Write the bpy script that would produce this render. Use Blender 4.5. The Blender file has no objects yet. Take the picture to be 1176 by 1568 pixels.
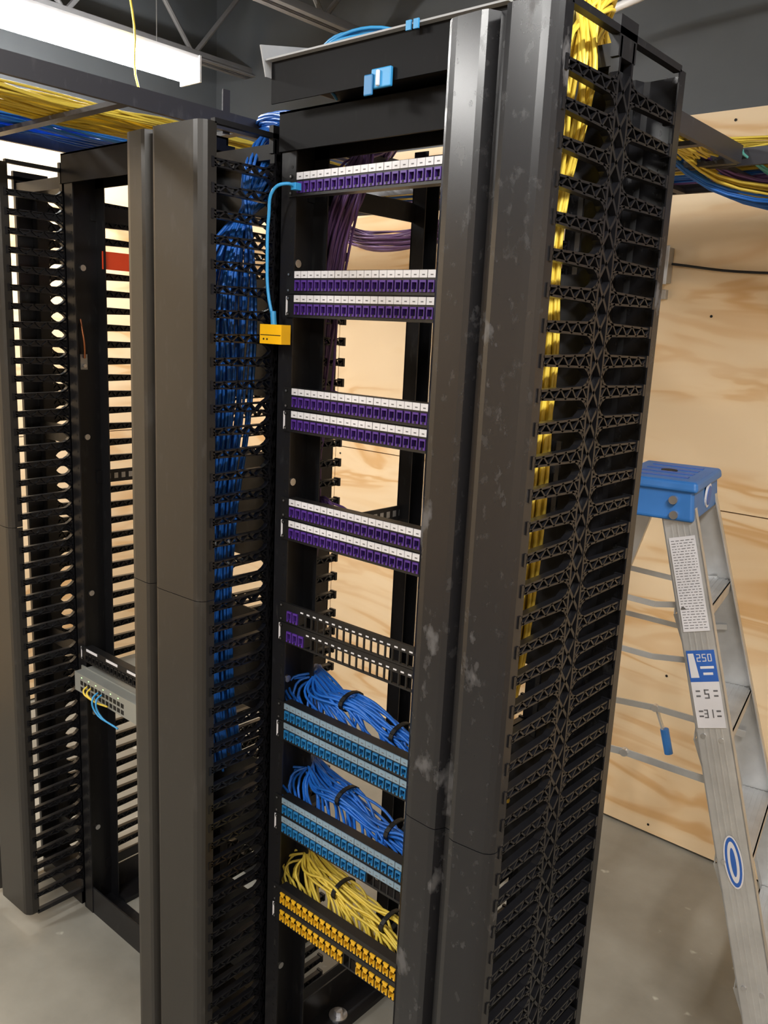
import bpy, math, random, bmesh
from mathutils import Vector, Matrix
random.seed(7)
S=bpy.context.scene
U=0.04445
CZ=1.74
# ---------------------------------------------------------------- materials
def nt(name):
    m=bpy.data.materials.new(name); m.use_nodes=True
    t=m.node_tree; b=t.nodes['Principled BSDF']
    return m,t,b
def mat(name,col,rough=.5,metal=0.,var=0.,scale=8.,spec=.5,bump=0.):
    m,t,b=nt(name)
    b.inputs['Base Color'].default_value=(*col,1); b.inputs['Roughness'].default_value=rough
    b.inputs['Metallic'].default_value=metal; b.inputs['Specular IOR Level'].default_value=spec
    tc=t.nodes.new('ShaderNodeTexCoord'); n=t.nodes.new('ShaderNodeTexNoise')
    n.inputs['Scale'].default_value=scale; n.inputs['Detail'].default_value=5
    t.links.new(tc.outputs['Object'],n.inputs['Vector'])
    r=t.nodes.new('ShaderNodeValToRGB')
    r.color_ramp.elements[0].position=.3; r.color_ramp.elements[1].position=.7
    v=var if var else .08
    r.color_ramp.elements[0].color=(*[c*(1-v) for c in col],1)
    r.color_ramp.elements[1].color=(*[min(1,c*(1+v)) for c in col],1)
    t.links.new(n.outputs['Fac'],r.inputs['Fac']); t.links.new(r.outputs['Color'],b.inputs['Base Color'])
    if bump:
        bp=t.nodes.new('ShaderNodeBump'); bp.inputs['Strength'].default_value=bump
        t.links.new(n.outputs['Fac'],bp.inputs['Height']); t.links.new(bp.outputs['Normal'],b.inputs['Normal'])
    return m
def scuffed(name,col,scuff,rough,lo=.58,hi=.72,scale=5.,fine=.35,zs=.55,spec=.5):
    m,t,b=nt(name)
    b.inputs['Specular IOR Level'].default_value=spec
    tc=t.nodes.new('ShaderNodeTexCoord')
    mp=t.nodes.new('ShaderNodeMapping'); mp.inputs['Scale'].default_value=(1.6,1.6,zs)
    t.links.new(tc.outputs['Object'],mp.inputs['Vector'])
    n=t.nodes.new('ShaderNodeTexNoise'); n.inputs['Scale'].default_value=scale; n.inputs['Detail'].default_value=7; n.inputs['Roughness'].default_value=.62
    t.links.new(mp.outputs['Vector'],n.inputs['Vector'])
    n2=t.nodes.new('ShaderNodeTexNoise'); n2.inputs['Scale'].default_value=45; n2.inputs['Detail'].default_value=4
    t.links.new(mp.outputs['Vector'],n2.inputs['Vector'])
    r=t.nodes.new('ShaderNodeValToRGB'); r.color_ramp.elements[0].position=lo; r.color_ramp.elements[1].position=hi
    r.color_ramp.elements[0].color=(0,0,0,1)
    t.links.new(n.outputs['Fac'],r.inputs['Fac'])
    r2=t.nodes.new('ShaderNodeValToRGB'); r2.color_ramp.elements[0].position=.60; r2.color_ramp.elements[1].position=.75
    t.links.new(n2.outputs['Fac'],r2.inputs['Fac'])
    ad=t.nodes.new('ShaderNodeMath'); ad.operation='MULTIPLY_ADD'; ad.inputs[1].default_value=fine
    t.links.new(r2.outputs['Color'],ad.inputs[0]); t.links.new(r.outputs['Color'],ad.inputs[2]); ad.use_clamp=True
    mx=t.nodes.new('ShaderNodeMix'); mx.data_type='RGBA'
    mx.inputs[6].default_value=(*col,1); mx.inputs[7].default_value=(*scuff,1)
    t.links.new(ad.outputs[0],mx.inputs[0]); t.links.new(mx.outputs[2],b.inputs['Base Color'])
    rr=t.nodes.new('ShaderNodeMapRange'); rr.inputs[3].default_value=rough; rr.inputs[4].default_value=rough+.25
    t.links.new(ad.outputs[0],rr.inputs[0]); t.links.new(rr.outputs[0],b.inputs['Roughness'])
    return m
def plywood(name):
    m,t,b=nt(name); b.inputs['Roughness'].default_value=.55
    tc=t.nodes.new('ShaderNodeTexCoord')
    mp=t.nodes.new('ShaderNodeMapping'); mp.inputs['Scale'].default_value=(.7,.7,3.2)
    t.links.new(tc.outputs['Object'],mp.inputs['Vector'])
    n=t.nodes.new('ShaderNodeTexNoise'); n.inputs['Scale'].default_value=1.5; n.inputs['Detail'].default_value=3; n.inputs['Distortion'].default_value=1.0
    t.links.new(mp.outputs['Vector'],n.inputs['Vector'])
    mu=t.nodes.new('ShaderNodeMath'); mu.operation='MULTIPLY'; mu.inputs[1].default_value=26
    si=t.nodes.new('ShaderNodeMath'); si.operation='SINE'
    t.links.new(n.outputs['Fac'],mu.inputs[0]); t.links.new(mu.outputs[0],si.inputs[0])
    r=t.nodes.new('ShaderNodeValToRGB')
    e=r.color_ramp.elements; e[0].position=.0; e[0].color=(.77,.61,.41,1); e[1].position=1; e[1].color=(.64,.41,.20,1)
    k=e.new(.7); k.color=(.74,.56,.35,1)
    mr=t.nodes.new('ShaderNodeMapRange'); mr.inputs[1].default_value=-1
    t.links.new(si.outputs[0],mr.inputs[0]); t.links.new(mr.outputs[0],r.inputs['Fac'])
    n2=t.nodes.new('ShaderNodeTexNoise'); n2.inputs['Scale'].default_value=1.3; n2.inputs['Detail'].default_value=2
    t.links.new(mp.outputs['Vector'],n2.inputs['Vector'])
    r3=t.nodes.new('ShaderNodeValToRGB'); r3.color_ramp.elements[0].position=.38; r3.color_ramp.elements[1].position=.58
    t.links.new(n2.outputs['Fac'],r3.inputs['Fac'])
    mx=t.nodes.new('ShaderNodeMix'); mx.data_type='RGBA'; mx.inputs[6].default_value=(.77,.62,.43,1)
    t.links.new(r3.outputs['Color'],mx.inputs[0]); t.links.new(r.outputs['Color'],mx.inputs[7])
    t.links.new(mx.outputs[2],b.inputs['Base Color'])
    return m
def concrete(name):
    m,t,b=nt(name)
    tc=t.nodes.new('ShaderNodeTexCoord')
    n=t.nodes.new('ShaderNodeTexNoise'); n.inputs['Scale'].default_value=1.6; n.inputs['Detail'].default_value=7; n.inputs['Roughness'].default_value=.6
    n2=t.nodes.new('ShaderNodeTexNoise'); n2.inputs['Scale'].default_value=11; n2.inputs['Detail'].default_value=3
    for q in (n,n2): t.links.new(tc.outputs['Object'],q.inputs['Vector'])
    r=t.nodes.new('ShaderNodeValToRGB'); e=r.color_ramp.elements
    e[0].position=.35;e[0].color=(.19,.183,.16,1);e[1].position=.68;e[1].color=(.31,.30,.265,1)
    t.links.new(n.outputs['Fac'],r.inputs['Fac'])
    r2=t.nodes.new('ShaderNodeValToRGB'); r2.color_ramp.elements[0].position=.69; r2.color_ramp.elements[1].position=.73
    t.links.new(n2.outputs['Fac'],r2.inputs['Fac'])
    mx=t.nodes.new('ShaderNodeMix'); mx.data_type='RGBA'; mx.inputs[7].default_value=(.42,.41,.37,1)
    t.links.new(r2.outputs['Color'],mx.inputs[0]); t.links.new(r.outputs['Color'],mx.inputs[6]); t.links.new(mx.outputs[2],b.inputs['Base Color'])
    b.inputs['Roughness'].default_value=.34
    return m
def emis(name,col,st):
    m,t,b=nt(name); b.inputs['Emission Color'].default_value=(*col,1); b.inputs['Emission Strength'].default_value=st
    b.inputs['Base Color'].default_value=(.9,.9,.9,1); return m

M_blk=scuffed('black_steel',(.011,.011,.013),(.06,.06,.06),.38,.64,.80,9,.3,.55,.4)
M_cov=scuffed('cover_black_satin',(.012,.012,.014),(.075,.075,.08),.25,.60,.66,7.0,.22,1.0,.5)
M_covL=scuffed('cover_grey_black_satin',(.023,.021,.019),(.06,.056,.053),.34,.64,.80,4.5,.3,.55,.42)
M_pl=mat('finger_black_plastic',(.009,.009,.011),.30,0,.2)
M_pan=mat('panel_black',(.010,.010,.011),.42)
M_dark=mat('socket_black',(.003,.003,.003),.6)
M_white=mat('label_white',(.66,.66,.70),.45)
M_pur=mat('jack_purple',(.085,.032,.26),.4)
M_blu=mat('jack_blue',(.018,.17,.40),.4)
M_yel=mat('jack_yellow',(.72,.42,.02),.4)
C_blu=mat('cable_blue',(.016,.14,.54),.4,0,.25)
C_lblu=mat('cable_light_blue',(.04,.30,.62),.4)
C_yel=mat('cable_yellow',(.66,.50,.07),.42,0,.15)
C_pur=mat('cable_purple',(.13,.06,.20),.42,0,.2)
C_teal=mat('cable_teal',(.12,.42,.40),.42)
C_blk=mat('cable_black',(.015,.015,.016),.45)
M_tray=scuffed('tray_grey_steel',(.038,.038,.048),(.12,.12,.13),.42,.6,.8,6)
M_trb=scuffed('trough_black_steel',(.006,.006,.007),(.03,.03,.03),.5,.66,.82,8,.2,.55,.12)
M_lgrey=mat('light_grey_paint',(.34,.35,.37),.45,0,.15)
M_galv=mat('galvanised_steel',(.45,.46,.48),.35,.7,.2)
M_zinc=mat('zinc_screw',(.65,.65,.67),.28,.9)
M_alu=mat('ladder_aluminium',(.56,.57,.58),.38,.6,.12,14)
M_cap=mat('ladder_cap_blue',(.03,.16,.46),.45,0,.12)
M_tag=mat('tag_yellow',(.90,.50,.01),.4)
M_red=mat('tag_red',(.85,.09,.03),.4)
M_lblue=mat('sticker_blue',(.03,.12,.45),.45)
M_ink=mat('sticker_ink',(.14,.14,.15),.5)
M_ply=plywood('plywood')
M_conc=concrete('polished_concrete')
M_up=mat('upper_wall_charcoal',(.075,.083,.092),.6,0,.12,3)
M_ceil=mat('ceiling_deck_dark',(.065,.065,.068),.6,0,.25,4)
M_joist=mat('joist_grey',(.14,.14,.145),.5,0,.15)
M_lens=emis('lamp_lens',(1.,.985,.95),60)
M_fix=mat('fixture_white',(.75,.76,.78),.4)
M_dev=mat('switch_grey',(.30,.31,.29),.45,.3)
M_grn=emis('led_green',(.2,1,.1),1.0)
M_cop=mat('copper_wire',(.55,.22,.10),.35,.8)
M_lb=mat('label_pale_blue',(.20,.29,.37),.5)

# ---------------------------------------------------------------- mesh builder
class MB:
    def __init__(s): s.v=[];s.f=[];s.m=[];s.mats=[]
    def mi(s,m):
        if m not in s.mats: s.mats.append(m)
        return s.mats.index(m)
    def hexa(s,p,m):
        o=len(s.v); s.v+= [tuple(q) for q in p]; k=s.mi(m)
        for f in ((0,3,2,1),(4,5,6,7),(0,1,5,4),(1,2,6,5),(2,3,7,6),(3,0,4,7)):
            s.f.append(tuple(o+i for i in f)); s.m.append(k)
    def box(s,x0,x1,y0,y1,z0,z1,m):
        s.hexa([(x0,y0,z0),(x1,y0,z0),(x1,y1,z0),(x0,y1,z0),(x0,y0,z1),(x1,y0,z1),(x1,y1,z1),(x0,y1,z1)],m)
    def bar(s,a,b,w,h,m,side=None):
        a=Vector(a);b=Vector(b);d=(b-a).normalized()
        if side is None: side=Vector((0,0,1)) if abs(d.z)<.9 else Vector((0,1,0))
        side=Vector(side)
        e=d.cross(side).normalized(); g=e.cross(d).normalized()
        P=[]
        for c in (a,b):
            for (i,j) in ((-1,-1),(1,-1),(1,1),(-1,1)):
                P.append(c+e*(i*w/2)+g*(j*h/2))
        s.hexa(P,m)
    def yzbar(s,x0,x1,a,b,w,m):
        dy=b[0]-a[0];dz=b[1]-a[1];l=math.hypot(dy,dz);ny=-dz/l*w/2;nz=dy/l*w/2
        q=[(a[0]-ny,a[1]-nz),(b[0]-ny,b[1]-nz),(b[0]+ny,b[1]+nz),(a[0]+ny,a[1]+nz)]
        s.hexa([(x0,y,z) for y,z in q]+[(x1,y,z) for y,z in q],m)
    def cyl(s,a,b,r,m,n=12,r2=None):
        a=Vector(a);b=Vector(b);d=(b-a).normalized(); r2=r if r2 is None else r2
        e=d.orthogonal().normalized();g=d.cross(e);o=len(s.v);k=s.mi(m)
        for i in range(n):
            t=2*math.pi*i/n;w=e*math.cos(t)+g*math.sin(t)
            s.v.append(tuple(a+w*r));s.v.append(tuple(b+w*r2))
        for i in range(n):
            j=(i+1)%n; s.f.append((o+2*i,o+2*j,o+2*j+1,o+2*i+1)); s.m.append(k)
        s.f.append(tuple(o+2*i for i in range(n))[::-1]);s.m.append(k)
        s.f.append(tuple(o+2*i+1 for i in range(n)));s.m.append(k)
    def strip(s,front,back,z0,z1,m):
        for i in range(len(front)-1):
            a,b=front[i],front[i+1];c,d=back[i+1],back[i]
            s.hexa([(a[0],a[1],z0),(b[0],b[1],z0),(c[0],c[1],z0),(d[0],d[1],z0),
                    (a[0],a[1],z1),(b[0],b[1],z1),(c[0],c[1],z1),(d[0],d[1],z1)],m)
    def poly(s,pts,m):
        o=len(s.v); s.v+=[tuple(p) for p in pts]; s.f.append(tuple(range(o,o+len(pts)))); s.m.append(s.mi(m))
    def build(s,name,parent=None,bevel=0,loc=(0,0,0),rotz=0):
        me=bpy.data.meshes.new(name); me.from_pydata(s.v,[],s.f)
        for m in s.mats: me.materials.append(m)
        me.polygons.foreach_set('material_index',s.m); me.update()
        bm=bmesh.new(); bm.from_mesh(me); bmesh.ops.recalc_face_normals(bm,faces=bm.faces); bm.to_mesh(me); bm.free()
        o=bpy.data.objects.new(name,me); S.collection.objects.link(o)
        o.location=loc; o.rotation_euler=(0,0,rotz)
        if parent: o.parent=parent
        if bevel:
            b=o.modifiers.new('bevel','BEVEL'); b.width=bevel; b.segments=3; b.limit_method='ANGLE'
        return o
def cables(name,paths,r,m,parent=None):
    c=bpy.data.curves.new(name,'CURVE'); c.dimensions='3D'; c.bevel_depth=r; c.bevel_resolution=2; c.resolution_u=5; c.use_fill_caps=True
    for P in paths:
        s=c.splines.new('BEZIER'); s.bezier_points.add(len(P)-1)
        for bp_,p in zip(s.bezier_points,P):
            bp_.co=p; bp_.handle_left_type='AUTO'; bp_.handle_right_type='AUTO'
    c.materials.append(m)
    o=bpy.data.objects.new(name,c); S.collection.objects.link(o)
    if parent: o.parent=parent
    return o
def bundle_paths(pts,n,R,seed=0,jit=.35,Rs=None):
    rn=random.Random(seed); out=[]
    for i in range(n):
        t=rn.uniform(0,2*math.pi); rr=math.sqrt(rn.random())
        P=[]; L=len(pts)
        for k,p in enumerate(pts):
            Rk=Rs[k] if Rs else R
            p=Vector(p); a=pts[max(0,k-1)];b=pts[min(L-1,k+1)]
            d=(Vector(b)-Vector(a)).normalized(); up=Vector((0,0,1)) if abs(d.z)<.8 else Vector((0,1,0))
            e=d.cross(up).normalized();g=e.cross(d).normalized()
            q=Rk*(rr+jit*rn.uniform(-1,1)); tt=t+rn.uniform(-.4,.4)
            P.append(p+e*(math.cos(tt)*q)+g*(math.sin(tt)*q))
        out.append(P)
    return out

# ---------------------------------------------------------------- room
XL,XR,YB,YF,ZC=-2.3,3.4,1.62,-4.2,3.3
b=MB(); b.box(XL-.1,XR+.1,YF-.1,YB+.1,-.1,0,M_conc); b.build('floor')
b=MB(); b.box(XL-.1,XR+.1,YF-.1,YB+.1,ZC,ZC+.06,M_ceil)
y=YF
while y<YB:
    b.hexa([(XL,y,ZC-.0005),(XR,y,ZC-.0005),(XR,y+.09,ZC-.0005),(XL,y+.09,ZC-.0005),(XL,y+.02,ZC-.045),(XR,y+.02,ZC-.045),(XR,y+.07,ZC-.045),(XL,y+.07,ZC-.045)],M_ceil)
    y+=.15
b.build('ceiling')
def wall_y(name,yw,sgn,x0,x1):
    b=MB(); t0,t1=sorted((yw,yw+sgn*.1)); b.box(x0,x1,t0,t1,0,ZC,M_up)
    f0,f1=sorted((yw,yw-sgn*.018))
    xs=[x0]; x=x0+.9 if name=='wall_back' else x0+1.2
    while x<x1: xs.append(x); x+=2.44
    xs.append(x1)
    for z0,z1 in ((.01,1.216),(1.22,2.44)):
        for i in range(len(xs)-1):
            b.box(xs[i]+.0015,xs[i+1]-.0015,f0,f1,z0,z1,M_ply)
            xx=xs[i]+.03
            while xx<xs[i+1]:
                for zz in (z0+.03,(z0+z1)/2,z1-.03):
                    yy=yw-sgn*.018
                    b.cyl((xx,yy,zz),(xx,yy-sgn*.0015,zz),.0045,M_dark,8)
                xx+=.40
    b.build(name)
def wall_x(name,xw,sgn,y0,y1):
    b=MB(); t0,t1=sorted((xw,xw+sgn*.1)); b.box(t0,t1,y0,y1,0,ZC,M_up)
    f0,f1=sorted((xw,xw-sgn*.018)); ys=[y0,y0+1.9,y0+4.34,y1]
    for z0,z1 in ((.01,1.216),(1.22,2.44)):
        for i in range(3): b.box(f0,f1,ys[i]+.0015,ys[i+1]-.0015,z0,z1,M_ply)
    b.build(name)
wall_y('wall_back',YB,1,XL,XR); wall_y('wall_front',YF,-1,XL,XR)
wall_x('wall_left',XL,-1,YF,YB); wall_x('wall_right',XR,1,YF,YB)

def joist(x):
    b=MB(); zb=2.85; zt=ZC-.05
    for dx in (-.022,.022):
        b.box(x+dx-.018,x+dx+.018,YF,YB,zb,zb+.005,M_joist); b.box(x+dx*.4-.003,x+dx*.4+.003,YF,YB,zb,zb+.04,M_joist)
        b.box(x+dx-.018,x+dx+.018,YF,YB,zt-.005,zt,M_joist)
    y=YF+.1; up=True
    while y<YB-.25:
        b.cyl((x,y,zb+.02 if up else zt-.02),(x,y+.3,zt-.02 if up else zb+.02),.011,M_joist,8); up=not up; y+=.3
    return b.build('ceiling_joist')
for x in (-2.05,-1.25,-.35,.65,1.65,2.65): joist(x)

def lamp(x,y0,y1,z):
    e=bpy.data.objects.new('fluorescent_light_fixture',None); S.collection.objects.link(e)
    b=MB(); b.box(x-.055,x+.055,y0,y1,z+.055,z+.085,M_fix)
    for yy in (y0,y1-.008): b.box(x-.06,x+.06,yy,yy+.008,z-.005,z+.085,M_fix)
    b.build('housing',e)
    l=MB(); pr=[(-.058,.055),(-.06,.03),(-.045,.008),(-.015,0),(.015,0),(.045,.008),(.06,.03),(.058,.055)]
    for i in range(len(pr)-1):
        a,c=pr[i],pr[i+1]
        l.poly([(x+a[0],y0+.009,z+a[1]),(x+c[0],y0+.009,z+c[1]),(x+c[0],y1-.009,z+c[1]),(x+a[0],y1-.009,z+a[1])],M_lens)
    l.build('lens',e)
    w=MB()
    for yy in (y0+.15,y1-.15): w.cyl((x,yy,z+.08),(x,yy,ZC-.045),.002,M_galv,6)
    w.build('hanger_wires',e)
lamp(-1.55,-.32,.92,2.60)
lamp(.2,-2.6,-1.4,2.72)  # lamps from here on are out of view, added as fill for the rack fronts
lamp(-1.3,-2.6,-1.4,2.72)
lamp(1.7,-1.1,.1,2.72)
lamp(2.0,-3.6,-2.4,2.72)
cables('hanging_yellow_wire',[[(-1.45,.55,3.24),(-1.43,.56,2.9),(-1.46,.62,2.7),(-1.5,.66,2.52),(-1.47,.7,2.45)]],.004,C_yel)

# ---------------------------------------------------------------- racks
def rack(X0,name):
    b=MB(); X1=X0+.4826; H=2.13
    for s,xa in ((1,X0-.027),(-1,X1+.027)):
        f=lambda u:xa+s*u
        def bx(u0,u1,y0,y1,z0,z1,m=M_blk):
            a,c=sorted((f(u0),f(u1))); b.box(a,c,y0,y1,z0,z1,m)
        bx(0,.004,.001,.09,.0,H); bx(0,.043,.001,.004,0,H); bx(0,.043,.087,.09,0,H)
        bx(0,.003,.40,.45,0,H); bx(0,.038,.447,.45,0,H); bx(0,.038,.40,.403,0,H)
        bx(-.0,.075,.09,.40,0,.014); bx(0,.004,.09,.40,0,.09)
        for z0,z1 in ((1.29,1.325),(1.98,2.02),(.10,.13)):
            bx(.004,.008,.07,.43,z0,z1)
        for k in range(14):
            yy=.1+k*.023
            bx(.0079,.0085,yy,yy+.012,1.300,1.315,M_galv)
        for z in (.25,.62,.98,1.42,1.86):
            b.cyl((f(.004),.045,z),(f(.009),.045,z),.008,M_zinc,10)
        z=.12
        while z<2.05:
            b.cyl((f(.033),.0012,z),(f(.033),.0005,z),.0033,M_dark,8); z+=U/2
        for yy in (.22,):
            b.cyl((f(.04),yy,.014),(f(.04),yy,.018),.024,M_zinc,20); b.cyl((f(.04),yy,.018),(f(.04),yy,.03),.011,M_zinc,6)
    b.box(X0-.027,X1+.027,.003,.007,.0,.085,M_blk); b.box(X0-.027,X1+.027,.005,.09,.0,.006,M_blk)
    b.box(X0-.027,X1+.027,.443,.447,0,.085,M_blk)
    for yy in (-.004,.087): b.box(X0-.027,X1+.027,yy,yy+.005,H-.07,H+.0,M_trb)
    b.box(X0-.027,X1+.027,-.004,.092,H-.004,H,M_trb)
    b.box(X0-.027,X1+.027,.443,.448,H-.06,H,M_blk)
    return b.build(name)
rack(0,'network_rack'); rack(-.808,'network_rack')

# ---------------------------------------------------------------- managers
def finger(b,x0,x1,yr,yt,z,solid=False):
    s=1 if yt>yr else -1; L=abs(yt-yr); hr=.0085; ht=.0055
    P=lambda u,w:(yr+s*u,z+w)
    b.yzbar(x0,x1,P(0,hr),P(L,ht),.0032,M_pl); b.yzbar(x0,x1,P(0,-hr),P(L,-ht),.0032,M_pl)
    n=9
    for i in range(n):
        u0=L*i/n;u1=L*(i+1)/n; q=(1 if i%2==0 else -1)
        h0=hr+(ht-hr)*i/n
        b.yzbar(x0,x1,P(u0,-q*h0),P(u1,q*h0),.0028,M_pl)
    if solid:
        xm=(x0+x1)/2
        b.yzbar(xm-.001,xm+.001,P(0,0),P(L,0),.014,M_pl)
    b.yzbar(x0-.002,x1+.002,P(L-.003,-.009),P(L-.003,.009),.006,M_pl)
    for q in (1,-1):
        b.yzbar(x0,x1,P(-.002,q*(hr+.012)),P(.006,q*(hr+.004)),.004,M_pl)
        b.yzbar(x0,x1,P(.005,q*(hr+.005)),P(.016,q*(hr-.001)),.004,M_pl)
def spine(b,x0,x1,ya,yb,z0,z1):
    b.box(x0,x1,ya,ya+.005,z0,z1,M_pl); b.box(x0,x1,yb-.005,yb,z0,z1,M_pl)
    z=.11-U/2
    while z<z1-.05:
        b.yzbar(x0+.001,x1-.001,(ya+.003,z),(yb-.003,z+U),.005,M_pl); b.yzbar(x0+.001,x1-.001,(yb-.003,z),(ya+.003,z+U),.005,M_pl)
        z+=U
def cover(b,xa,xb,yf,z0,z1,g,m,flip=1):
    w=xb-xa; gx=xa+w*g; s=flip
    fr=[(xa,yf+s*.034),(xa,yf+s*.014),(xa+.004,yf+s*.007),(xa+.012,yf+s*.001),(xa+.022,yf-s*.001),(gx-.024,yf-s*.003),(gx-.015,yf-s*.001),(gx-.007,yf+s*.015),(gx+.007,yf+s*.015),(gx+.013,yf-s*.002),(gx+.022,yf-s*.005),(xb-.022,yf-s*.001),(xb-.012,yf+s*.001),(xb-.004,yf+s*.007),(xb,yf+s*.014),(xb,yf+s*.034)]
    bk=[]
    for i,(x,y) in enumerate(fr):
        if i<2: bk.append((x+.0025,y+ (0 if i==0 else s*.001)))
        elif i>=len(fr)-2: bk.append((x-.0025,y+(0 if i==len(fr)-1 else s*.001)))
        elif i==2: bk.append((x+.0015,y+s*.002))
        elif i==len(fr)-3: bk.append((x-.0015,y+s*.002))
        else: bk.append((x,y+s*.003))
    b.strip(fr,bk,z0,z1,m)
def manager(xa,xb,ysf,ysr,yfront,yrear,ycov,zseams,g,m,ztop,rear=False,web='plates',solid=False,skipleft=False):
    e=bpy.data.objects.new('vertical_cable_manager',None); S.collection.objects.link(e)
    th=.012
    b=MB(); w=(ysr-ysf)
    for side,(x0,x1) in enumerate(((xa,xa+th),(xb-th,xb))):
        z=.11
        while z<ztop-.03:
            if not (skipleft and side==0): finger(b,x0,x1,ysf,yfront,z,solid)
            finger(b,x0,x1,ysr,yrear,z,solid); z+=U
        spine(b,x0,x1,ysf,ysr if w<.06 else ysf+.03,.05,ztop-.005)
        if w>=.06: spine(b,x0,x1,ysr-.03,ysr,.05,ztop-.005)
    b.build('cable_fingers',e)
    b=MB(); ym=(ysf+ysr)/2
    for x0,x1 in ((xa+th,xa+th+.003),(xb-th-.003,xb-th)):
        b.box(x0,x1,ysf+.002,ysr-.002,.0,ztop-.01,M_blk)
    for x0,x1 in ((xa+th,xa+th+.03),(xb-th-.03,xb-th)):
        b.box(x0,x1,ym-.002,ym+.002,.0,ztop-.01,M_blk)
    z=.15
    if web=='plates':
        while z<ztop-.1:
            b.box(xa+th,xb-th,ym-.0019,ym+.0019,z,min(z+.24,ztop-.03),M_blk); z+=.36
    else:
        while z<ztop-.1:
            b.box(xa+th,xb-th,ym-.0019,ym+.0019,z,z+.05,M_blk); z+=.62
    b.box(xa+th,xb-th,ysf,ysr,0,.05,M_blk)
    b.box(xa+th,xb-th,ysf,ysr,ztop-.04,ztop-.012,M_blk)
    for x0,x1 in ((xa,xa+.012),(xb-.012,xb)):
        b.box(x0,x1,ycov+.03,yrear+.01,ztop-.003,ztop+.006,M_blk)
        b.box(x0,x1,ysf-.004,ysr+.004,ztop-.03,ztop+.02,M_blk)
        b.box(x0,x1,ycov+.03,yrear+.01,.05,.062,M_blk)
    b.build('backbone',e)
    b=MB()
    zs=[.055]+zseams+[ztop+.0]
    for i in range(len(zs)-1): cover(b,xa,xb,ycov,zs[i]+.0007,zs[i+1]-.0007,g,m)
    for zz in zseams: b.box(xa+.006,xb-.006,ycov+.019,ycov+.022,zz-.03,zz+.03,M_dark)
    b.build('front_cover',e)
    if rear:
        b=MB()
        cover(b,xa,xb,yrear+.04,.055,ztop,.5,m,-1); b.build('rear_cover',e)
    return e
manager(-.29,-.044,.0,.09,-.150,.214,-.172,[1.195],.36,M_covL,2.09)
manager(-1.096,-.84,.0,.09,-.150,.214,-.172,[1.195],.36,M_covL,2.09,web='open',solid=True,skipleft=True)
manager(.518,.687,-.052,-.010,-.189,.135,-.212,[1.003],.50,M_cov,2.135,rear=True)

# ---------------------------------------------------------------- patch panels
def panel(zt,jm,filled,X0=0,label=True,tag=False,lm=M_white,tall=False):
    b=MB(); z0=zt-U+.0008; x0=X0+.0005;x1=X0+.4821
    zo1=zt-.0178; zo0=zt-.0385
    emp=len(filled)<12
    if emp: zo1=zt-.0165; zo0=zt-.040
    if tall: zo1=zt-.012; zo0=zt-.0395
    yf,yb=-.0035,-.0003
    b.box(x0,x1,yf,yb,zo1,zt-.0008,M_pan); b.box(x0,x1,yf,yb,z0,zo0,M_pan)
    xs=X0+.0245; pw=.01806
    b.box(x0,xs+.0015,yf,yb,zo0,zo1,M_pan); b.box(xs+24*pw-.0015,x1,yf,yb,zo0,zo1,M_pan)
    dp=.004 if emp else .02
    b.box(X0+.02,X0+.4626,yb,dp,zt-.004,zt-.0012,M_pan); b.box(X0+.02,X0+.4626,yb,dp,z0,z0+.0025,M_pan)
    for i in range(24):
        xa=xs+i*pw; xb=xa+pw
        b.box(xb-.0015,xb+.0015,yf,.014 if i in filled else .0,zo0,zo1,M_pan)
        if i in filled:
            a,c=xa+.0022,xb-.0022; q=-.0062
            b.box(a,c,q,.012,zo0+.0005,zo0+.0048,jm); b.box(a,c,q,.012,zo1-(.010 if tall else .0042),zo1-.0005,jm)
            b.box(a,a+.0018,q,.012,zo0+.0048,zo1-.0042,jm); b.box(c-.0018,c,q,.012,zo0+.0048,zo1-.0042,jm)
            b.box(a+.0018,c-.0018,.003,.012,zo0+.0048,zo1-.0042,M_dark)
            b.box((a+c)/2-.002,(a+c)/2+.002,q-.0004,q,zo0+.001,zo0+.0052,M_dark)
        elif emp:
            b.box(xa+.005,xb-.005,yf-.0004,yf,zo1+.004,zo1+.007,M_white)
    if label:
        for j in range(4):
            xa=xs+j*6*pw+.0006
            b.box(xa,xa+6*pw-.0012,yf-.002,yf,zt-.0145,zt-.0018,lm)
            for i in range(6):
                xx=xa+(i+.5)*pw
                b.box(xx-.0028,xx+.0028,yf-.0023,yf-.002,zt-.0105,zt-.0085,M_ink)
                b.box(xa+i*pw-.0003,xa+i*pw+.0003,yf-.0023,yf-.002,zt-.0145,zt-.0018,M_ink)
    for xx in (x0+.008,x1-.008):
        for zz in (zt-.0075,z0+.0065):
            b.cyl((xx,yf,zz),(xx,yf-.002,zz),.0042,M_dark,10); b.cyl((xx,yf-.002,zz),(xx,yf-.0024,zz),.0022,M_zinc,8)
    if tag: b.box(x0+.001,x0+.0055,yf-.0008,yf,z0+.004,zt-.004,M_white)
    return b.build('patch_panel')
ALL=set(range(24))
zt1=2.021
panel(zt1,M_pur,ALL)
tops=[zt1-4*U-k*5*U for k in range(7)]
for k,zt in enumerate(tops):
    for r in (0,1):
        z=zt-r*U
        if k<3: panel(z,M_pur,ALL,tag=(r==1))
        elif k==3: panel(z,M_pur,{0,1} if r==0 else {0,1,2},label=False,tag=(r==1))
        elif k==4: panel(z,M_blu,ALL,label=True,tag=(r==1),lm=M_lb)
        elif k==5: panel(z,M_blu,ALL if r==0 else set(range(14)),label=True,tag=(r==1),lm=M_lb)
        else: panel(z,M_yel,ALL if r==0 else ALL-{11,12},label=False,tag=(r==1),tall=True)
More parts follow.
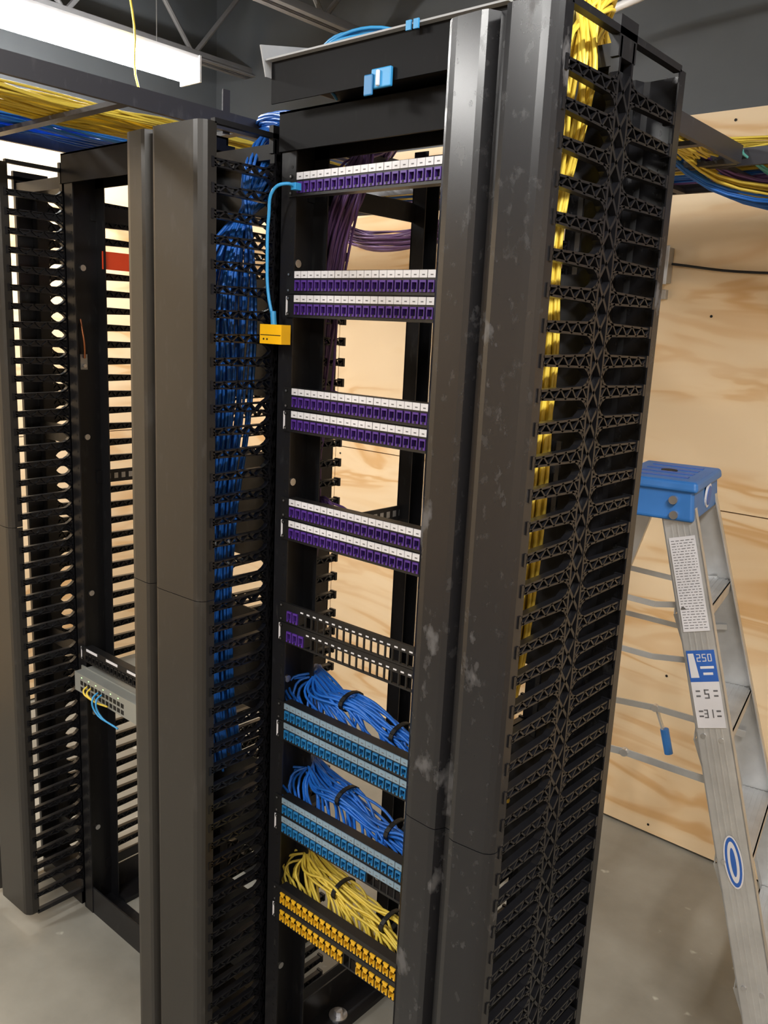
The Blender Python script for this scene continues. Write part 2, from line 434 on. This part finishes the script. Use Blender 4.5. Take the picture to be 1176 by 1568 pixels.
# left rack panel + switch
panel(.845,M_pan,ALL,X0=-.808,label=False,tag=True)
b=MB(); X=-.808
for i in range(4): b.box(X+.03+i*.1,X+.085+i*.1,-.0045,-.0035,.834,.841,M_white)
b.build('panel_label_strip')
b=MB()
b.box(X+.0005,X+.4821,-.004,-.0005,.725,.785,M_dev); b.box(X+.02,X+.4626,-.035,.22,.728,.782,M_dev)
for i in range(12):
    xa=X+.05+i*.018
    for zz in (.734,.752):
        b.box(xa,xa+.013,-.0355,-.035,zz,zz+.012,M_dark)
    if i%2==0: b.box(xa+.004,xa+.008,-.0358,-.035,.772,.774,M_grn)
b.build('network_switch')
cables('switch_patch_cables',[[(X+.14+i*.018,-.037,.757),(X+.145+i*.018,-.055,.748),(X+.155+i*.02,-.055,.715),(X+.22+i*.02,-.04,.69)] for i in range(2)],.0025,C_lblu)
cables('switch_patch_cables',[[(X+.086+i*.018,-.037,.757),(X+.09+i*.018,-.05,.75),(X+.12+i*.018,-.05,.738),(X+.2,-.045,.74)] for i in range(2)],.0025,C_yel)
b=MB(); b.box(-.803,-.799,.085,.180,1.86,1.905,M_red); b.box(-.8045,-.803,.09,.095,1.83,1.93,M_zinc); b.build('red_warning_tag')
b=MB(); b.box(-.8305,-.826,.03,.05,1.60,1.64,M_galv); b.cyl((-.826,.04,1.61),(-.82,.04,1.61),.005,M_zinc,8); b.build('grounding_lug')
cables('copper_ground_wire',[[(-.822,.04,1.63),(-.818,.037,1.67),(-.822,.035,1.70),(-.83,.035,1.73)]],.003,M_cop)

# ---------------------------------------------------------------- cables behind panels
def fan(zt,m,name,seed):
    rn=random.Random(seed); P=[]
    def j(s): return rn.uniform(-s,s)
    amp=.034
    for i in range(24):
        for r in (0,1):
            x=.033+i*.01806; zz=zt-.028-r*U
            oy=j(.028); oz=j(.011)
            hz=lambda q: zt-.014+amp*(1-q/.46)
            p=[(x,.016,zz),(x-.02,.035+j(.006),zz+.006),(x-.07+j(.015),.065+oy*.6,hz(x)-.010+oz*.5)]
            xx=x-.13
            while xx>.05:
                p.append((xx+j(.012),.08+oy+j(.005),hz(xx)+oz+j(.004)+.007*math.sin(xx*30+seed))); xx-=.065
            p.append((.005+j(.006),.11+oy*.7,hz(0)+.002+oz))
            p.append((-.05+j(.01),.15+oy*.6,zt-.0+oz))
            p.append((-.12+j(.03),.15+j(.02),zt-.10+j(.02)))
            P.append(p)
    o=cables(name,P,.0030,m)
    b=MB()
    for xx in (.14,.28):
        zc=zt-.014+amp*(1-xx/.46)+.007*math.sin(xx*30+seed)
        n=14
        for k in range(n):
            a0=2*math.pi*k/n;a1=2*math.pi*(k+1)/n; R1,R2=.034,.019
            b.bar((xx,.08+R1*math.cos(a0),zc+R2*math.sin(a0)),(xx,.08+R1*math.cos(a1),zc+R2*math.sin(a1)),.010,.003,M_dark,side=(0,math.cos((a0+a1)/2),math.sin((a0+a1)/2)))
    b.build('velcro_wraps',o)
fan(tops[4],C_blu,'blue_cable_bundle',3); fan(tops[5],C_blu,'blue_cable_bundle',4); fan(tops[6],C_yel,'yellow_cable_bundle',5)
for k in (0,1,2):
    P=[]
    for i in range(24):
        rn=random.Random(100*k+i); x=.033+i*.01806; zz=tops[k]-.05
        P.append([(x,.016,zz),(x-.02,.05,zz-.01),(x*.8,.09+rn.uniform(-.015,.015),zz+rn.uniform(-.015,.015)),(x*.4,.10+rn.uniform(-.01,.01),zz+rn.uniform(-.015,.015)),(-.03,.14,zz+.01+rn.uniform(-.02,.02)),(-.1,.15,zz-.06)])
    cables('purple_cable_bundle',P,.0026,C_pur)
cables('purple_cable_bundle',bundle_paths([(-.45,.75,2.22),(-.2,.5,2.2),(-.06,.3,2.14),(.0,.17,2.04),(-.03,.15,1.90),(-.07,.15,1.6),(-.09,.15,1.3),(-.09,.15,1.0)],36,.032,11),.0028,C_pur)
cables('blue_cable_bundle',bundle_paths([(-.47,.9,2.195),(-.44,.5,2.195),(-.36,.25,2.19),(-.19,.18,2.15),(-.11,.03,2.03),(-.13,-.04,1.85),(-.14,-.05,1.6),(-.16,-.05,1.3),(-.17,-.05,1.0),(-.17,-.02,.75)],60,.05,12,jit=.15,Rs=[.018,.018,.022,.032,.042,.052,.06,.05,.05,.05]),.003,C_blu)
cables('yellow_cable_bundle',bundle_paths([(.42,.5,2.20),(.5,.2,2.22),(.61,.0,2.20),(.632,-.075,2.10),(.630,-.075,2.03),(.622,-.07,1.94),(.620,-.08,1.86),(.626,-.09,1.7),(.626,-.10,1.5),(.622,-.10,1.3),(.612,-.10,1.1),(.605,-.07,1.0)],44,.030,13,jit=.15,Rs=[.03,.03,.03,.032,.028,.016,.018,.026,.030,.026,.022,.02]),.003,C_yel)

# patch cable with tag
e=bpy.data.objects.new('tagged_patch_cable',None); S.collection.objects.link(e)
cables('cord',[[(.0335,-.012,1.992),(.030,-.035,1.995),(.006,-.045,1.985),(-.012,-.04,1.94),(-.02,-.035,1.86),(-.018,-.033,1.80),(-.004,-.03,1.745)]],.0032,C_lblu,e)
b=MB(); b.box(.027,.040,-.022,-.0065,1.986,1.999,C_lblu); b.cyl((-.006,-.03,1.765),(-.003,-.03,1.738),.006,C_lblu,10); b.build('plugs',e,.001)
b=MB(); b.box(-.030,.032,-.042,-.018,1.703,1.74,M_tag); b.box(-.028,.030,-.0425,-.042,1.719,1.7205,M_dark)
b.cyl((-.018,-.042,1.712),(-.018,-.043,1.712),.002,M_dark,8);b.cyl((-.008,-.042,1.712),(-.008,-.043,1.712),.002,M_dark,8)
b.build('yellow_tester_tag',e,.002)

# ---------------------------------------------------------------- overhead trays
def tray(name,axis,c0,c1,a0,a1,z,step=.23):
    b=MB()
    B=(lambda u0,u1,v0,v1,z0,z1:b.box(u0,u1,v0,v1,z0,z1,M_tray)) if axis=='x' else (lambda u0,u1,v0,v1,z0,z1:b.box(v0,v1,u0,u1,z0,z1,M_tray))
    for c in (c0,c1): B(a0,a1,c-.006,c+.006,z,z+.04)
    u=a0+.08
    while u<a1: B(u,u+.025,c0+.006,c1-.006,z,z+.010); u+=step
    u=a0+.35
    while u<a1:
        for c in (c0,c1):
            B(u,u+.02,c-.010,c-.006,z-.005,z+.09)
        u+=.9
    return b.build(name)
ZT=2.165
tray('cable_ladder_tray','y',-1.0,-.385,-1.1,1.0,ZT,.3)
tray('cable_ladder_tray','y',.17,.475,.22,1.0,ZT)
tray('cable_ladder_tray','x',1.03,1.36,XL+.1,XR-.2,ZT)
def run(axis,c,w,a0,a1,z,n,m,name,seed,h=.02,shift=0):
    rn=random.Random(seed);P=[]
    for i in range(n):
        cc=c+rn.uniform(-w,w); p=[];u=a0
        while u<=a1+.001:
            v=cc+rn.uniform(-.012,.012)+shift*(u-a0)/(a1-a0); zz=z+rn.uniform(0,h)
            p.append((u,v,zz) if axis=='x' else (v,u,zz)); u+=(a1-a0)/9
        P.append(p)
    cables(name,P,.003,m)
run('y',-.70,.10,-1.0,.98,ZT+.014,60,C_yel,'yellow_cable_run',21,.025,shift=.08)
run('y',-.90,.07,-1.0,.98,ZT+.014,44,C_blu,'blue_cable_run',22,.025,shift=.03)
run('y',.36,.08,.25,.98,ZT+.014,26,C_yel,'yellow_cable_run',23)
run('y',.24,.05,.25,.98,ZT+.014,16,C_blu,'blue_cable_run',24)
run('x',1.12,.06,-2.0,3.1,ZT+.014,40,C_yel,'yellow_cable_run',25,.07)
run('x',1.22,.05,-2.0,3.1,ZT+.014,24,C_blu,'blue_cable_run',26,.04)
run('x',1.31,.03,-2.0,3.1,ZT+.014,12,C_pur,'purple_cable_run',27,.04)
def droop(m,name,seed,n,x0,x1,z0,sag):
    rn=random.Random(seed);P=[]
    for i in range(n):
        yy=1.16+rn.uniform(-.07,.07); s=sag+rn.uniform(-.02,.02)
        P.append([(x0,yy-.25,ZT+.05),(x0+.12,yy,z0-s*.6),(x0+.45,yy,z0-s),(x0+.9,yy,z0-s*.9),(x1,yy,z0-s*.3)])
    cables(name,P,.0032,m)
droop(C_yel,'yellow_cable_run',31,22,.33,2.6,2.16,.05); droop(C_blu,'blue_cable_run',32,12,.30,2.6,2.16,.07); droop(C_pur,'purple_cable_run',33,14,.36,2.6,2.16,.03); droop(C_teal,'teal_cable_run',34,3,.45,2.4,2.16,.03)
cables('purple_cable_bundle',bundle_paths([(-1.1,1.2,2.16),(-.9,1.12,2.06),(-.7,1.1,2.03),(-.5,1.1,2.05),(-.3,1.15,2.16)],34,.032,35),.003,C_pur)

# trough over the main rack
TZ=.036
b=MB(); x0,x1=.004,.515
b.box(x0,x1,-.05,.13,2.137+TZ,2.141+TZ,M_trb)
b.box(x0,x1,-.053,-.05,2.130,2.165+TZ,M_trb); b.box(x0,x1,-.066,-.05,2.164+TZ,2.167+TZ,M_lgrey)
b.box(x0,x1,.127,.130,2.130,2.137+TZ,M_trb)
b.box(x0,x1,.13,.133,2.137+TZ,2.225+TZ,M_lgrey); b.box(x0,x1,.110,.133,2.225+TZ,2.230+TZ,M_lgrey)
b.hexa([(x0-.003,-.066,2.137+TZ),(x0,-.066,2.137+TZ),(x0,.133,2.137+TZ),(x0-.003,.133,2.137+TZ),(x0-.012,-.072,2.190+TZ),(x0-.009,-.072,2.190+TZ),(x0-.009,.133,2.232+TZ),(x0-.012,.133,2.232+TZ)],M_lgrey)
for xx in (.33,.345): b.box(xx,xx+.010,-.069,-.066,2.192,2.206,C_lblu)
b.build('overhead_cable_trough')
cables('light_blue_cable_run',bundle_paths([(.02,.10,2.19),(.05,.04,2.205),(.12,.0,2.218),(.20,.0,2.218),(.29,.03,2.208),(.38,.07,2.195),(.5,.1,2.195)],26,.018,41),.003,C_lblu)
b=MB(); b.box(.255,.297,-.062,-.055,2.120,2.150,C_lblu); b.box(.243,.262,-.066,-.062,2.110,2.142,M_blu); b.box(.270,.276,-.068,-.062,2.122,2.146,M_white)
b.build('blue_velcro_strap',None,.002)

b=MB(); yw=YB-.018; b.box(.03,.085,yw-.045,yw,1.93,2.04,M_galv); b.box(.025,.09,yw-.049,yw-.045,1.925,2.045,M_galv)
for z in (1.96,2.01): b.cyl((.057,yw-.049,z),(.057,yw-.052,z),.012,M_fix,12)
b.box(.0,.03,yw-.004,yw,1.88,1.90,M_galv); b.box(.035,.08,yw-.02,yw,1.88,1.91,M_galv)
b.build('electrical_junction_box',None,.002)
cables('black_power_cord',[[(.09,yw-.02,1.99),(.3,yw-.015,1.965),(.6,yw-.01,1.96),(1.0,yw-.008,1.965),(2.2,yw-.008,1.97)]],.004,C_blk)
cables('electrical_conduit',[[(-.32,1.58,2.60),(-.26,1.42,2.68),(-.1,1.36,2.70),(.1,1.28,2.71),(.35,1.15,2.80),(.6,1.0,2.90)]],.012,M_fix)

# ---------------------------------------------------------------- step ladder
L=bpy.data.objects.new('step_ladder',None); S.collection.objects.link(L)
L.location=(.445,.904,0); L.rotation_euler=(0,0,math.radians(10))
b=MB()
b.hexa([(-.105,-.155,1.335),(.09,-.155,1.335),(.09,.155,1.335),(-.105,.155,1.335),(-.095,-.145,1.425),(.08,-.145,1.425),(.08,.145,1.425),(-.095,.145,1.425)],M_cap)
b.hexa([(-.108,-.158,1.405),(.092,-.158,1.405),(.092,.158,1.405),(-.108,.158,1.405),(-.103,-.152,1.43),(.088,-.152,1.43),(.088,.152,1.43),(-.103,.152,1.43)],M_cap)
b.build('top_cap',L,.008)
b=MB()
for yy in (-.09,-.03,.03,.09): b.box(-.07,.055,yy-.012,yy+.012,1.4295,1.4315,M_lblue)
b.cyl((-.01,0,1.43),(-.01,0,1.432),.02,M_dark,16)
for s in (-1,1):
    for xx,zz in ((-.065,1.385),(.04,1.385),(-.06,1.35),(.045,1.35)):
        b.cyl((xx,s*.150,zz),(xx,s*.164,zz),.010,M_zinc,14)
b.cyl((.086,0,1.38),(.0905,0,1.38),.03,M_white,20); b.cyl((.0905,0,1.38),(.092,0,1.38),.024,M_lblue,20)
b.build('cap_hardware',L)
ZTOP=1.37
def railpt(s,z,rear=False):
    t=(ZTOP-z)/ZTOP
    return Vector(((-.065-.38*t) if rear else (.045+.40*t), s*(.135+.10*t) if not rear else s*(.12+.07*t), z))
b=MB()
for s in (-1,1):
    a=railpt(s,ZTOP);c=railpt(s,0.02); d=(c-a).normalized()
    out=Vector((0,s,0)); out=(out-d*out.dot(d)).normalized(); wv=out.cross(d).normalized()
    b.bar(a,c,.003,.078,M_alu,side=wv)
    for q in (-1,1):
        o=wv*(q*.0375)-out*.011
        b.bar(a+o,c+o,.025,.003,M_alu,side=wv)
    for q in (-.02,-.007,.007,.02):
        b.bar(a+wv*q+out*.0018,c+wv*q+out*.0018,.0014,.003,M_alu,side=wv)
    f=railpt(s,.0); b.bar(f+Vector((0,0,.001)),railpt(s,.06),.034,.088,M_dark,side=wv)
    a=railpt(s,ZTOP,1);c=railpt(s,.02,1); b.bar(a,c,.022,.04,M_alu,side=(1,0,0))
    b.bar(railpt(s,0.001,1),railpt(s,.05,1),.03,.05,M_dark,side=(1,0,0))
b.build('rails',L)
b=MB()
for z in (.27,.56,.85,1.14):
    p=railpt(1,z); hw=p.y-.004; x=p.x
    b.box(x-.042,x+.038,-hw,hw,z-.003,z,M_alu); b.box(x+.035,x+.038,-hw,hw,z-.03,z,M_alu); b.box(x-.042,x-.039,-hw,hw,z-.03,z,M_alu)
    for k in range(6): b.box(x-.034+k*.012,x-.030+k*.012,-hw,hw,z,z+.0015,M_alu)
    for s in (-1,1):
        b.bar((x-.035,s*(hw-.01),z-.03),(x-.0,s*(hw-.005),z-.11),.003,.02,M_alu,side=(1,0,0))
        for dx in (-.02,.02): b.cyl((x+dx,s*(hw+.004),z-.012),(x+dx,s*(hw+.009),z-.012),.006,M_zinc,10)
b.build('steps',L)
b=MB()
for z in (.25,.60,.95,1.12):
    p=railpt(1,z,1); b.bar((p.x,-p.y,z),(p.x,p.y,z),.02,.016,M_alu)
for s in (-1,1):
    a=railpt(s,.72);c=railpt(s,.72,1); a.y-=s*.02
    mid=(a+c)/2+Vector((0,0,.012)); b.bar(a,mid,.004,.018,M_alu);b.bar(mid,c,.004,.018,M_alu)
    b.cyl(mid-Vector((0,.008,0)),mid+Vector((0,.008,0)),.010,M_zinc,10)
    for z in (1.13,1.0):
        p=railpt(s,z,1); q=railpt(s,z); b.bar((p.x,p.y,z),(p.x+(q.x-p.x)*.62,p.y,z-.01),.004,.014,M_alu)
        b.bar((p.x+(q.x-p.x)*.62,p.y,z-.01),(q.x,q.y-s*.01,z+.01),.004,.014,M_alu)
hm=(railpt(1,.72)+railpt(1,.72,1))/2+Vector((0,0,.012))
b.bar(hm,hm+Vector((.03,0,-.07)),.005,.016,M_alu); b.cyl(hm+Vector((.03,0,-.06)),hm+Vector((.05,0,-.13)),.012,M_cap,10)
b.build('spreaders',L)
b=MB()
s=-1; a=railpt(s,ZTOP);c=railpt(s,0.02); d=(c-a).normalized(); out=Vector((0,s,0)); out=(out-d*out.dot(d)).normalized(); wv=out.cross(d).normalized()
if wv.x<0: wv=-wv
def stick(t0,t1,w0,w1,m,off):
    A=a+d*t0+out*off; B=a+d*t1+out*off
    b.poly([A+wv*w0,A+wv*w1,B+wv*w1,B+wv*w0],m)
rn=random.Random(5)
def lines(t0,t1,off=.0048):
    t=t0+.008
    while t<t1-.008:
        w=-.026
        while w<.024:
            l=rn.uniform(.003,.010); stick(t,t+.0016,w,min(w+l,.026),M_ink,off); w+=l+.003
        t+=.0065
stick(.075,.30,-.03,.03,M_white,.0045); lines(.075,.30)
stick(.345,.53,-.032,.032,M_white,.0045); stick(.345,.42,-.032,.032,M_lblue,.0048)
def seg(t0,w0,ch,h=.018,wd=.009,k=.002,m=M_white):
    S7={'2':'abged','5':'afgcd','0':'abcdef','3':'abgcd','1':'bc'}[ch]
    g={'a':(0,k,0,wd),'g':(h/2-k/2,h/2+k/2,0,wd),'d':(h-k,h,0,wd),'f':(0,h/2,0,k),'b':(0,h/2,wd-k,wd),'e':(h/2,h,0,k),'c':(h/2,h,wd-k,wd)}
    for q in S7:
        u=g[q]; stick(t0+u[0],t0+u[1],w0+u[2],w0+u[3],m,.0051)
for i,ch in enumerate('250'): seg(.354,-.010+i*.0125,ch)
stick(.383,.389,-.005,.026,M_white,.005); stick(.398,.404,.0,.022,M_white,.005)
A0=a+d*.352+out*.005
b.poly([A0+wv*-.029,A0+wv*-.016,A0+d*.058+wv*-.010,A0+d*.058+wv*-.029],M_white)
seg(.438,-.005,'5',.022,.011,.003,M_ink); seg(.486,-.012,'3',.02,.009,.0025,M_ink); seg(.486,.002,'1',.02,.007,.0025,M_ink)
for q in (-.024,.016): 
    for t in (.44,.452,.488,.500): stick(t,t+.004,q,q+.01,M_ink,.0048)
def oval(tc,ra,rb,m,off):
    C=a+d*tc+out*off; b.poly([C+d*(ra*math.cos(k*math.pi/14))+wv*(rb*math.sin(k*math.pi/14)) for k in range(28)],m)
oval(.85,.064,.021,M_white,.0045); oval(.85,.060,.0175,M_lblue,.0048); oval(.85,.050,.012,M_white,.005); oval(.85,.035,.006,M_lblue,.0052)
b.build('rail_stickers',L)

# ---------------------------------------------------------------- world / camera
w=bpy.data.worlds.new('world'); S.world=w; w.use_nodes=True
w.node_tree.nodes['Background'].inputs[0].default_value=(.6,.65,.7,1); w.node_tree.nodes['Background'].inputs[1].default_value=.15
F=1300.; p=math.radians(12.1); roll=.0478
Hf=Vector((-.649,.760,0)).normalized(); R=Vector((Hf.y,-Hf.x,0)); Z=Vector((0,0,1))
Fw=Hf*math.cos(p)-Z*math.sin(p); Up=Hf*math.sin(p)+Z*math.cos(p)
c=math.sqrt(1-roll*roll)
X=R*c+Up*roll; Y=-R*roll+Up*c
cam=bpy.data.cameras.new('camera'); co=bpy.data.objects.new('camera',cam); S.collection.objects.link(co)
Mx=Matrix((X,Y,-Fw)).transposed().to_4x4(); Mx.translation=Vector((1.264,-1.159,CZ)); co.matrix_world=Mx
cam.sensor_fit='HORIZONTAL'; cam.sensor_width=36; cam.lens=36*F/1176; cam.clip_start=.02
S.camera=co
S.view_settings.view_transform='Standard'; S.view_settings.look='None'; S.view_settings.exposure=0.82; S.view_settings.gamma=0.95
